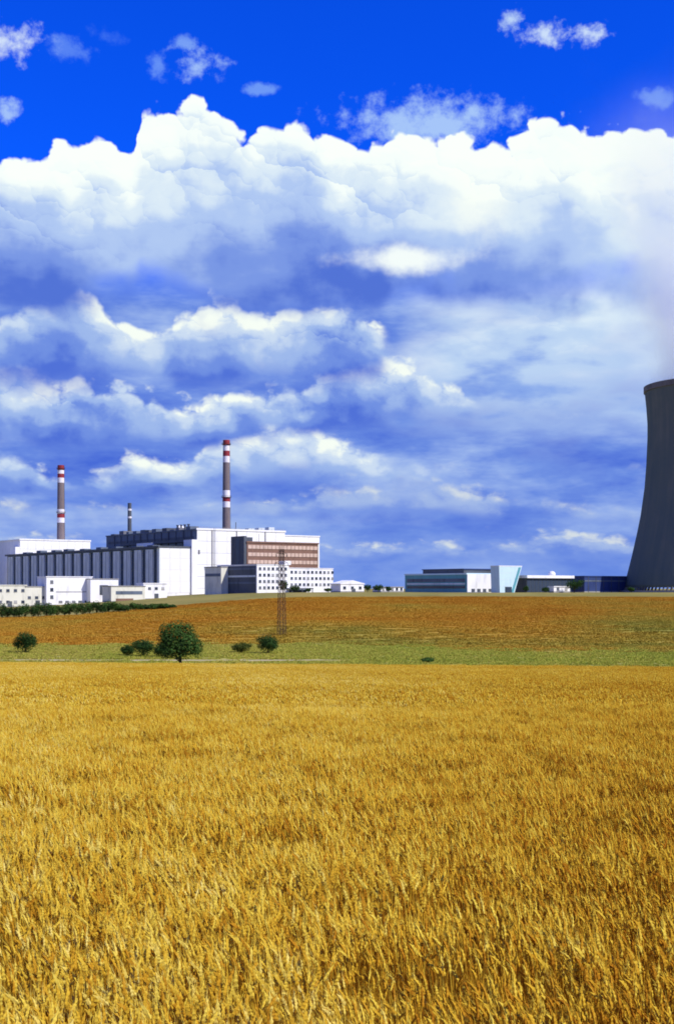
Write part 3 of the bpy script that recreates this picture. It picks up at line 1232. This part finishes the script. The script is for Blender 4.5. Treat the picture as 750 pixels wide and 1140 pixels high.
def main_reactor():
    z_abs = zpy(588.5, 916)
    r, w, top, zb = reactor_block('tall white windowless reactor block beside the long dark hall', -1.5, 29.5, 106, 152, z_abs)
    # shaded long side: ducts, glazing strips and walkways
    for z0, z1, m in ((top - 7.2, top - 5.4, 'slate_dark'), (top - 11.5, top - 9.8, 'glass')):
        bx(r, 'glazing_strip', -.15, .02, 4, 148, z0, z1, m)
    bx(r, 'pipe_bridge', -3.2, -.1, 10, 120, top - 9.4, top - 7.6, 'slate_dark')
    MB().box(-4.5, -.2, 62, 88, top - 13, top - 8.5).build('annex_box', 'white_wall', r)
    for i in range(12):
        y = 8 + i * 11.6
        MB().box(-.5, -.02, y, y + 1.2, top - 15, top - 1).build('pilaster', 'slate_dark', r)
    # roof equipment
    rnd = random.Random(21)
    for i in range(11):
        y = 14 + i * 12.2 + rnd.uniform(-3, 3)
        h = rnd.uniform(.8, 3.0)
        MB().box(1, rnd.uniform(5, 10), y, y + rnd.uniform(4, 9), top, top + h).build('roof_unit', rnd.choice(['slate', 'slate_dark', 'roof']), r)
    for i in range(4):
        MB().lathe([(.7, top), (.7, top + 3.5), (1.1, top + 3.6), (1.1, top + 4.2)], 12, 3 + i * .2, 18 + i * 6).build('vent_pipe', 'slate_dark', r)
    MB().lathe([(3.0, top), (3.0, top + 2.4), (2.1, top + 3.8), (.4, top + 4.4)], 16, 8, 40).build('roof_dome', 'white_wall', r, True)
    # little step on the hall side of the front
    o = bx(r, 'stair_block', -4.4, -.03, -.3, 12, 0, zpy(600.5, 912) - zb, 'white_wall')
    bx(r, 'louvre', .9, 2.3, -.30, -.08, top - 18.5, top - 15.5, 'roof')
    # lower right-hand wing
    w2 = bx(r, 'side_wing', w + .02, w + 33, 1.5, 60, 0, zpy(597.5, 975) - zb, 'white_wall')
    bx(r, 'wing_roof', w + .02, w + 33.4, 1.1, 60.3, zpy(597.5, 975) - zb + .003, zpy(597, 975) - zb + .5, 'white_wall')
    MB().bar((w - 40, 6, top), (w - 40, 6, top + 6), .25, 6).build('aerial', 'rust', r)
    # roof railing, downpipes, ladder, vents and doors on the sunlit front
    ra = MB()
    for i in range(27):
        x = w * i / 26
        ra.bar((x, .4, top), (x, .4, top + 1.5), .06)
    ra.bar((0, .4, top + 1.5), (w, .4, top + 1.5), .07).bar((0, .4, top + .95), (w, .4, top + .95), .05)
    ra.build('roof_railing', 'concrete', r)
    for x in (12.5, 33.5, 58.5):
        MB().bar((x, -.45, 0), (x, -.45, top - .6), .3, 8).build('downpipe', 'concrete', r)
    for x in (13.8, 15.0):
        MB().bar((x, -.5, 2), (x, -.5, top + .8), .12, 4).build('ladder_rail', 'slate', r)
    for i in range(5):
        x = 6 + i * 9.3
        bx(r, 'louvre', x, x + 2.6, -.30, -.06, top - 30 - (i % 2) * 6, top - 27.6 - (i % 2) * 6, 'pale_panel')
    for i in range(3):
        h = 1.6 + .7 * i
        bx(r, 'roof_unit', w - 30 + i * 9, w - 25 + i * 9, 4, 9, top, top + h, 'pale_panel')



main_reactor()


def far_reactor():
    z_abs = zpy(600.5, 1200)
    r, w, top, zb = reactor_block('long white reactor block of the far unit above the dark hall roof', 338, 29, 101, 80, z_abs, detail=False)
    bx(r, 'stair_block', -4.5, -.03, 0, 14, 0, zpy(609, 1196) - zb, 'white_wall')


far_reactor()


def far_west():
    r = frame('switch_building', -40, 1165, 'plain white end wall at the far end of the dark hall', base=-11)
    low(r, 40, 30)
    zb = r.location.z
    top = zpy(619.5, 1180) - zb
    bx(r, 'wall', 0, 32, 0, 25, 0, top - .5, 'white_wall')
    bx(r, 'roof', -.4, 32.4, -.4, 25.4, top - .5 + .003, top, 'white_wall')
    panels(r, .1, 31.9, top - 24, top - .6, 5, 3, 'white_wall', 0, .2, .16)
    r = frame('transformer_house', -22, 1290, 'dark grey flat block behind the white end wall', base=-11)
    low(r, 50, 20)
    zb = r.location.z
    top = zpy(607, 1300) - zb
    bx(r, 'wall', 0, 44, 0, 20, 0, top - .6, 'slate')
    bx(r, 'roof', -.5, 44.5, -.5, 20.5, top - .6 + .003, top, 'slate_dark')
    for i in range(3):
        MB().box(6 + i * 12, 11 + i * 12, 4, 10, top, top + 2.4 + i * .6).build('roof_unit', 'slate_dark', r)


far_west()


def brown_office():
    r = frame('brown_office_block', 275, 800, 'brown office block with tan window bands behind the white offices', base=-3)
    w, d = 55.0, 17.0
    zb = low(r, w, d)
    top = zpy(603, 800) - zb
    bx(r, 'wall', 0, w, 0, d, 0, top - .6, 'brown_band')
    n = 7
    st = 4.75
    me = mm = None
    for i in range(n):
        z = top - 4.4 - i * st
        b = bx(r, 'window_band', .8, w - .8, -.22, -.0, z, z + 2.3, 'tan_band')
        k = 18
        for j in range(1, k):
            x = .8 + (w - 1.6) * j / k
            if mm is None:
                mm = bx(b, 'mullion', -.12, .12, -.36, -.2, 0, 2.3, 'brown_band').data
                bpy.data.objects['mullion'].location = (x, 0, z)
            else:
                link('mullion', mm, None, b).location = (x, 0, z)
    bx(r, 'roof', -.4, w + .4, -.5, d + .4, top - .6 + .003, top + .3, 'brown_band')
    # stair and lift tower on the shaded end
    t2 = zpy(597, 805) - zb
    bx(r, 'stair_tower', -2.0, -.01, .4, d - .5, 0, t2, 'slate_dark')
    bx(r, 'stair_glazing', -2.12, -1.98, 6, 10, 4, t2 - 2, 'glass')
    bx(r, 'lift_head', 1.5, 6, 3, 9, top + .5, top + 3.0, 'slate_dark')
    MB().bar((12, 5, top + .5), (12, 5, top + 5.5), .12, 6).build('aerial', 'rust', r)


brown_office()


def white_office():
    r = frame('white_office_block', 286, 740, 'white four storey office block with rows of small windows', base=-3)
    w, d = 56.0, 46.0
    zb = low(r, w, d)
    t1 = zpy(628, 740) - zb
    t2 = zpy(632, 755) - zb
    sp = 22.5
    bx(r, 'west_wing', 0, sp, 0, d, 0, t1 - .4, 'white_wall')
    bx(r, 'wing_roof', -.3, sp + .2, -.3, d + .3, t1 - .4 + .003, t1, 'white_wall')
    bx(r, 'east_wing', sp + .02, w, 1.5, 20, 0, t2 - .4, 'white_wall')
    bx(r, 'wing_roof', sp + .22, w + .3, 1.2, 20.3, t2 - .4 + .003, t2, 'white_wall')
    bx(r, 'stair_head', sp - 1.5, sp + 3.5, 3, 9, t1 + .003, t1 + 2.2, 'white_wall')
    zs = [t1 - 3.4 - 3.75 * i for i in range(4)]
    windows(r, [2.2 + 3.0 * i for i in range(7)], zs, 1.7, 1.6, -.0)
    zs = [t2 - 3.3 - 3.75 * i for i in range(3)]
    windows(r, [sp + 3 + 3.0 * i for i in range(11)], zs, 1.7, 1.5, 1.5)
    # west side, shade painted as a dark sheet, grey glazing bands between pale strips
    bx(r, 'side_shade_sheet', -.3, -.005, 1, d - 1, 0, t1 - .9, 'slate_dark')
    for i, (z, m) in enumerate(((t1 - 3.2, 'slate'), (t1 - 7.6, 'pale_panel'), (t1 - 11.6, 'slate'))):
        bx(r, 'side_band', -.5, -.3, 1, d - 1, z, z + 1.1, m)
    # low tan link behind
    bx(r, 'link_block', -5.5, -.6, d - 14, d + 6, 0, t1 - 1.5, 'cream_wall')
    bx(r, 'link_roof', -5.8, -.6, d - 14.3, d + 6.3, t1 - 1.5 + .003, t1 - .9, 'concrete')
    bx(r, 'link_glazing', -5.62, -5.48, d - 13, d + 5, t1 - 7, t1 - 5.2, 'slate')
    # entrance with a deep porch
    bx(r, 'porch', 21, 37, -5, -.01, 3.4, 4.0, 'slate_dark')
    for x in (21.4, 28.8, 36.2):
        bx(r, 'porch_post', x, x + .4, -4.9, -4.5, 0, 3.4, 'slate_dark')
    bx(r, 'entrance_glazing', 23, 36, 1.3, 1.49, .2, 3.3, 'glass')


white_office()


def low_building(name, px0, px1, top_py, D, label, wall, depth=12.0, wins=0, doors=0, roof='concrete', rows=1, group=None):
    r = frame(name, px0, D, label)
    o = r.location.copy()
    # width along the sunlit front so that it ends under px1
    k = (px1 - 375) / F
    w = (k * o.y - o.x) / (gv.x - k * gv.y)
    zb = low(r, w, depth)
    top = zpy(top_py, D) - zb
    bx(r, 'wall', 0, w, 0, depth, 0, top - .5, wall)
    bx(r, 'roof', -.35, w + .35, -.35, depth + .35, top - .5 + .003, top, roof)
    bx(r, 'plinth', -.06, w + .06, -.06, depth, 0, .9, 'concrete')
    if wins:
        hh = min(1.6, top / (rows * 2.2))
        zs = [top - (top / rows) * (j + .62) for j in range(rows)]
        windows(r, [w * (i + .5) / wins for i in range(wins)], zs, min(2.0, w / wins * .5), hh, 0)
    for i in range(doors):
        x = w * (i + .55) / max(doors, 1)
        bx(r, 'door', x - 1.4, x + 1.4, -.12, .0, .2, min(3.8, top * .45), 'slate_dark')
    return r, w, top


# low service buildings in front of the hall
low_building('store_building', -12, 30, 651, 735, 'low cream store shed with flat roof at the hedge end', 'cream_wall', 10, 5, 1, 'cream_wall', 2)
low_building('annex_building', 29, 53, 652.5, 748, 'low cream annex between the store shed and the white workshop', 'cream_wall', 10, 3, 1, 'concrete')
r, w, t_ = low_building('workshop_building', 52, 103, 641.5, 752, 'white workshop with three stacked small windows on its corner', 'white_wall', 14, 0, 0, 'white_wall')
windows(r, [3.4], [t_ - 4.4, t_ - 9.0, t_ - 13.4], 2.0, 2.0)
bx(r, 'string_course', 6, w - 1, -.14, -.01, t_ - 9.6, t_ - 9.1, 'concrete')
windows(r, [9 + 4.2 * i for i in range(5)], [t_ - 16.0], 2.4, 1.3)
r, w, t_ = low_building('garage_building', 101, 132, 644, 762, 'white garage with one dark gate opening', 'white_wall', 12, 0, 0, 'concrete')
bx(r, 'gate_opening', 6, 11.5, -.14, -.0, t_ - 10, t_ - 4, 'slate_dark')
windows(r, [16, 19.5], [t_ - 7], 2.0, 1.4)
r, w, t_ = low_building('canteen_building', 124, 162, 652, 742, 'cream canteen with one long grey window strip', 'cream_wall', 12, 0, 0, 'concrete')
bx(r, 'window_strip', 3, w - 2, -.14, -.0, t_ - 5.2, t_ - 3.2, 'slate')
bx(r, 'window_strip', 3, w - 8, -.14, -.0, t_ - 9.6, t_ - 7.6, 'brown_band')
r, w, t_ = low_building('gatehouse_building', 160, 186, 649, 756, 'small white gatehouse below the white gable end', 'white_wall', 9, 0, 1, 'white_wall')
windows(r, [4, 8.5, 13], [t_ - 4.0], 2.0, 1.5)

# middle distance, right of the offices
r, w, t_ = low_building('garden_hall', 379, 405, 649.5, 735, 'low white hall with shallow pitched roof right of the offices', 'white_wall', 10, 3, 1, 'white_wall')
MB().prism([(-.4, 0), (w + .4, 0), (w / 2, 1.9)], -.4, 10.4).build('pitched_roof', 'white_wall', r).location = (0, 0, t_)
low_building('storage_shed', 424, 449, 653, 728, 'long low white shed between hedge and teal building', 'white_wall', 8, 5, 0, 'concrete')


def teal_building():
    r = frame('teal_building', 520, 720, 'long teal clad building with white end wall and dark set-back roof', base=-3)
    L, wd = 57.0, 19.5
    zb = low(r, wd, L)
    top = zpy(638.5, 720) - zb
    bx(r, 'side_wall', 0, wd, .4, L, 0, top - .6, 'teal')
    bx(r, 'end_wall', -.02, wd + .02, 0, .4, 0, top - .3, 'white_wall')
    bx(r, 'fascia', -.35, wd + .2, .45, L + .3, top - .6 + .003, top + .3, 'ice')
    bx(r, 'window_strip', -.12, .0, 2, L - 2, top - 4.8, top - 2.8, 'slate')
    bx(r, 'pale_strip', -.12, .0, 2, L - 2, top - 6.3, top - 5.4, 'pale_panel')
    bx(r, 'window_strip', -.12, .0, 2, L - 2, top - 8.6, top - 6.9, 'glass')
    t2 = zpy(633.5, 745) - zb
    bx(r, 'set_back_storey', 2.5, wd + 20, 6, L - 14, top + .3, t2 - .5, 'slate_dark')
    bx(r, 'upper_roof', 2.0, wd + 20.5, 5.5, L - 13.5, t2 - .5 + .003, t2, 'navy')
    for i in range(4):
        x = 3 + 4.4 * i
        bx(r, 'ground_window', x, x + 2.6, -.1, .0, .6, 2.4, 'slate_dark')


teal_building()


def leaning_hall():
    r = frame('slanted_pavilion', 556, 706, 'pale blue white pavilion with outward slanting end wall', base=-3)
    zb = low(r, 16, 14)
    top = zpy(630.5, 708) - zb
    wt, wb = 17.0, 11.2
    mb = MB()
    mb.prism([(0, 0), (wb, 0), (wt, top), (-.6, top)], 0, 7)
    mb.build('shell_wall', 'ice', r)
    mb = MB()
    mb.prism([(wb - 2.6, 0.1), (wb - .9, .1), (wt - .9, top - .5), (wt - 2.6, top - .5)], -.16, .0)
    mb.build('slanted_window', 'teal', r)
    bx(r, 'entrance_glazing', 4, 9, -.18, .0, .1, 3.4, 'glass')
    bx(r, 'roof', -.7, wt + .1, -.1, 7.1, top + .003, top + .4, 'white_wall')
    for i in range(3):
        z = top * (i + 1) / 4
        bx(r, 'panel_joint', 0, wb - 2.2, -.06, .0, z, z + .12, 'pale_panel')


leaning_hall()


def glass_pavilion():
    r = frame('glazed_pavilion', 586, 715, 'low dark glazed pavilion under a broad white flat roof', base=-3)
    w = 36
    zb = low(r, w, 14)
    top = zpy(640.5, 720) - zb
    bx(r, 'wall', 0, w, 0, 14, 0, top - 1.6, 'slate_dark')
    bx(r, 'roof', -1.0, w + 1, -1.4, 15, top - 1.6 + .003, top, 'white_wall')
    me = None
    for i in range(12):
        x = 1.2 + i * 3.0
        if me is None:
            o = bx(r, 'glass_pane', -1.3, 1.3, -.12, .0, .5, top - 2, 'glass')
            me = o.data
        else:
            o = link('glass_pane', me, None, r)
        o.location = (x + .3, 0, 0)
    MB().lathe([(2.0, top + .003), (2.0, top + 1.4), (1.2, top + 2.3), (.2, top + 2.6)], 16, 25, 5).build('roof_dome', 'white_wall', r, True)
    # white kiosk
    k, w2, t2 = low_building('kiosk', 616, 634, 652.5, 700, 'tiny white kiosk in front of the glazed pavilion', 'white_wall', 4, 2, 0, 'white_wall')


glass_pavilion()
r, w, t_ = low_building('navy_shed', 650, 700, 641, 745, 'dark navy blue shed beside the cooling tower foot', 'navy', 16, 0, 0, 'navy')
for i in range(5):
    bx(r, 'wall_rib', 3 + i * (w - 6) / 5, 3.3 + i * (w - 6) / 5, -.2, .0, 0, t_ - .6, 'slate_dark')
bx(r, 'pale_band', .2, w - .2, -.12, .0, t_ - 3.4, t_ - 2.6, 'slate')


# ------------------------------------------------------------------ lattice pylon
def pylon():
    D = 292.0
    p = ray(313.5, D)
    r = empty('lattice_pylon', (p.x, p.y, p.z - .1), .5)
    tag(r, 'slender brown steel lattice pylon standing in the far field', 'pylon')
    H = zpy(611, D) - p.z
    b0, b1 = .78, .42
    hw = lambda z: b0 + (b1 - b0) * z / H
    for sx, sy in ((-1, -1), (1, -1), (1, 1), (-1, 1)):
        MB().bar((sx * b0, sy * b0, 0), (sx * b1, sy * b1, H), .06).build('leg', 'rust', r)
    n = 13
    for i in range(n):
        z0, z1 = H * i / n, H * (i + 1) / n
        m = MB()
        for a, b in (((-1, -1), (1, -1)), ((1, -1), (1, 1)), ((1, 1), (-1, 1)), ((-1, 1), (-1, -1))):
            w0, w1 = hw(z0), hw(z1)
            m.bar((a[0] * w0, a[1] * w0, z0), (b[0] * w1, b[1] * w1, z1), .035)
            m.bar((b[0] * w0, b[1] * w0, z0), (a[0] * w1, a[1] * w1, z1), .035)
            m.bar((a[0] * w1, a[1] * w1, z1), (b[0] * w1, b[1] * w1, z1), .035)
        m.build('bracing', 'rust', r)
    for z, l in ((H - 1.0, 1.3), (H - 3.2, 1.7)):
        a = MB().bar((-l, 0, z), (l, 0, z), .07).bar((-l, 0, z), (0, 0, z + .7), .05).bar((l, 0, z), (0, 0, z + .7), .05).build('crossarm', 'rust', r)
        for s in (-1, 1):
            MB().lathe([(.04, z - .7), (.11, z - .6), (.06, z - .5), (.11, z - .4), (.06, z - .3), (.04, z - .05)], 8, s * l, 0).build('insulator', 'slate_dark', a)
    MB().bar((0, 0, H), (0, 0, H + 1.2), .05).build('tip', 'rust', r)


pylon()


# ------------------------------------------------------------------ trees and bushes
def crown_mesh(name, lobes, nleaf, size, mat, seed):
    rnd = random.Random(seed)
    V, Fc = [], []
    wts = [a * b * c for (_, (a, b, c)) in lobes]
    for i in range(nleaf):
        (c, rr) = rnd.choices(lobes, wts)[0]
        u = Vector((rnd.gauss(0, 1), rnd.gauss(0, 1), rnd.gauss(0, 1))).normalized()
        q = rnd.random() ** .38
        q *= 1 + .22 * mnoise.noise(u * 2.3 + Vector((seed, c[0], c[2])))
        p = Vector((c[0] + u.x * rr[0] * q, c[1] + u.y * rr[1] * q, c[2] + u.z * rr[2] * q))
        if mnoise.noise(p * (1.1 / max(.4, rr[2])) * 1.6 + Vector((seed, 0, 0))) > .27:
            continue
        s = size * rnd.uniform(.6, 1.4)
        nrm = (u + Vector((rnd.uniform(-.8, .8), rnd.uniform(-.8, .8), rnd.uniform(-.3, .9)))).normalized()
        a = nrm.orthogonal().normalized()
        a = Matrix.Rotation(rnd.uniform(0, 6.28), 3, nrm) @ a
        b = nrm.cross(a)
        k = len(V)
        V += [tuple(p - a * s), tuple(p + b * s * .5 + nrm * s * .1), tuple(p + a * s), tuple(p - b * s * .5 + nrm * s * .1)]
        Fc.append((k, k + 1, k + 2, k + 3))
    me = bpy.data.meshes.new(name)
    me.from_pydata(V, [], Fc)
    me.materials.append(M[mat])
    return me


def plant(name, p, w, h, label, cat, seed, mat='leaf', leaves=2500, trunk=None, size=.16, group=None, lobes=None, depth=None):
    """w, h in metres; trunk = clear stem height"""
    rnd = random.Random(seed)
    r = empty(name, p)
    tag(r, label, cat, group)
    tr = trunk if trunk is not None else h * .1
    dp = depth or w * .9
    if lobes is None:
        lobes = [((0, 0, tr + (h - tr) * .48), (w * .40, dp * .40, (h - tr) * .46))]
        for i in range(7):
            a = 2 * math.pi * i / 7 + rnd.uniform(-.3, .3)
            z = tr + (h - tr) * rnd.uniform(.28, .72)
            lobes.append(((math.cos(a) * w * .27, math.sin(a) * dp * .27, z), (w * rnd.uniform(.17, .25),) * 2 + ((h - tr) * rnd.uniform(.18, .27),)))
    tm = MB()
    r0 = max(.05, h * .028)
    tm.lathe([(r0 * 1.5, -.1), (r0, h * .08), (r0 * .8, tr + (h - tr) * .25), (r0 * .3, tr + (h - tr) * .75)], 8)
    t = tm.build('trunk', 'bark', r)
    for i, (c, rr) in enumerate(lobes[1:]):
        z0 = tr * .8 + (h - tr) * .08 * (i % 4)
        MB().bar((0, 0, z0), (c[0] * .9, c[1] * .9, c[2]), r0 * .35, 5).build('limb', 'bark', t)
    link('crown', crown_mesh('crown', lobes, leaves, size, mat, seed), None, r)
    return r


def at(px, base_py, D=None):
    """ground point seen at a photo position (march along the ray until it meets the land)"""
    if D is None:
        D = 197.0
        while D < 700:
            X = (px - 375) / F * D
            if HY - F * ground(X, D) / D <= base_py and False:
                break
            if HY + F * (-ground(X, D)) / D <= base_py:
                break
            D += .5
    return ray(px, D), D


# lone tree at the edge of the wheat
p = ray(201, 183.5)
s = 183.5 / F
plant('field_tree', p, 6.3, 7.5, 'round dark green tree on a thin trunk at the wheat edge', 'tree', 4, 'leaf', 8000, 1.5, .16,
      lobes=[((-.1, 0, 4.2), (2.7, 2.4, 2.2)), ((-1.9, -.3, 2.3), (1.1, 1.1, .8)), ((.3, -.5, 2.1), (1.3, 1.1, .7)), ((2.4, .1, 2.6), (1.0, 1.0, .8)), ((-2.5, .2, 5.2), (.8, .8, .8)), ((1.0, .2, 6.3), (1.0, 1.0, .8)), ((-1.6, -.2, 5.8), (1.7, 1.5, 1.4)), ((-2.2, .1, 4.4), (1.3, 1.3, 1.3)), ((2.2, .2, 3.4), (1.2, 1.2, 1.2)), ((-.4, .3, 6.2), (1.5, 1.4, 1.2)), ((1.5, .1, 4.1), (1.7, 1.6, 1.5)), ((1.9, -.4, 3.0), (1.2, 1.2, .9)),
             ((-1.9, .2, 3.8), (1.3, 1.3, 1.5)), ((-1.2, -.7, 2.8), (1.4, 1.2, .9)), ((.6, .9, 5.4), (1.5, 1.3, 1.2)), ((.8, -.9, 3.2), (1.4, 1.2, 1.1))])

BUSH = [
    (28.5, 727, 32, 26, 'rounded dark bush alone on the meadow far from the tree', 'leaf_dark', None),
    (142, 730, 18, 14, 'small low bush at the outer end of the shrubs beside the tree', 'leaf_dark', None),
    (160, 731, 30, 22, 'broad dark shrub between the low bush and the tree', 'leaf_dark', None),
    (182, 732, 28, 20, 'dark shrub half under the crown of the lone tree', 'leaf_dark', None),
    (269, 727, 27, 13, 'flat low bush beside the rounder bush near the pylon', 'leaf_olive', None),
    (298, 728, 28, 24, 'round dark bush in front of the pylon foot', 'leaf_dark', None),
    (476, 738, 17, 7, 'very low green bush on the track edge below the teal building', 'leaf', None),
]
for i, (px, py, wp, hp, lab, mt, _) in enumerate(BUSH):
    p, D = at(px, py)
    k = D / F
    plant('bush', p - Vector((0, 0, .05)), wp * k, hp * k, lab, 'bush', 100 + i, mt, int(600 + wp * hp * 5), hp * k * .04, .13, 'bushes on the meadow')

# hedge of young trees below the plant
rnd = random.Random(77)
nh = 30
for i in range(nh):
    q = i / (nh - 1)
    px = -12 + 202 * q + rnd.uniform(-1.5, 1.5)
    D = 488 + 12 * q + rnd.uniform(-3, 3)
    X0 = (px - 375) / F * D
    D = min(D, edge3(X0) + 3)
    p = ray(px, D)
    k = D / F
    hp = (15.0 + rnd.uniform(-2.5, 3.5)) * (1 - .62 * sstep(.5, 1.0, q))
    if px < 55:
        lab, grp = 'dense dark hedge tree below the cream store shed and annex', 'hedge trees below the cream sheds'
    elif px < 104:
        lab, grp = 'dense dark hedge tree below the white workshop', 'hedge trees below the workshop'
    elif px < 145:
        lab, grp = 'shorter hedge tree below the garage gate and cream canteen', 'hedge trees below the canteen'
    else:
        lab, grp = 'small dark hedge bush in the thin row below the gatehouse', 'hedge bushes below the gatehouse'
    plant('hedge_tree', p - Vector((0, 0, .1)), rnd.uniform(12, 16) * k, hp * k, lab, 'tree', 200 + i, rnd.choice(['leaf_dark', 'leaf']), 900, .1, .28, grp)

# greenery among the buildings
PLANTS = [
    (234, 660, 8, 12, 788, 'dark leaning tree at the corner of the white reactor block'),
    (315, 661, 13, 14, 716, 'dark tree in front of the white office porch'),
    (328, 661, 14, 9, 712, 'dark shrub mass beside the office porch tree'),
    (343, 661, 8, 5, 712, 'small shrub before the east wing of the offices'),
    (365, 661, 10, 5, 720, 'small shrub at the far corner of the white offices'),
    (409, 661, 10, 9, 716, 'green tree next to the low white hall'),
    (421, 662, 14, 9, 712, 'wide green shrub before the long low shed'),
    (432, 662, 8, 7, 714, 'small green shrub at the end of the long low shed'),
    (639, 661, 25, 16, 698, 'big dark tree between glazed pavilion and navy shed'),
    (607, 661, 10, 6, 699, 'low shrub at the front of the glazed pavilion'),
    (585, 661, 8, 8, 700, 'dark shrub under the slanting pavilion wall'),
    (702, 660, 10, 6, 705, 'small dark shrub at the cooling tower foot'),
]
for i, (px, py, wp, hp, D, lab) in enumerate(PLANTS):
    p = ray(px, D)
    k = D / F
    plant('garden_tree', p - Vector((0, 0, .1)), wp * k, hp * k + .3, lab, 'tree', 300 + i, 'leaf_dark', int(500 + wp * hp * 4), hp * k * .15, .32, 'trees and shrubs among the plant buildings')
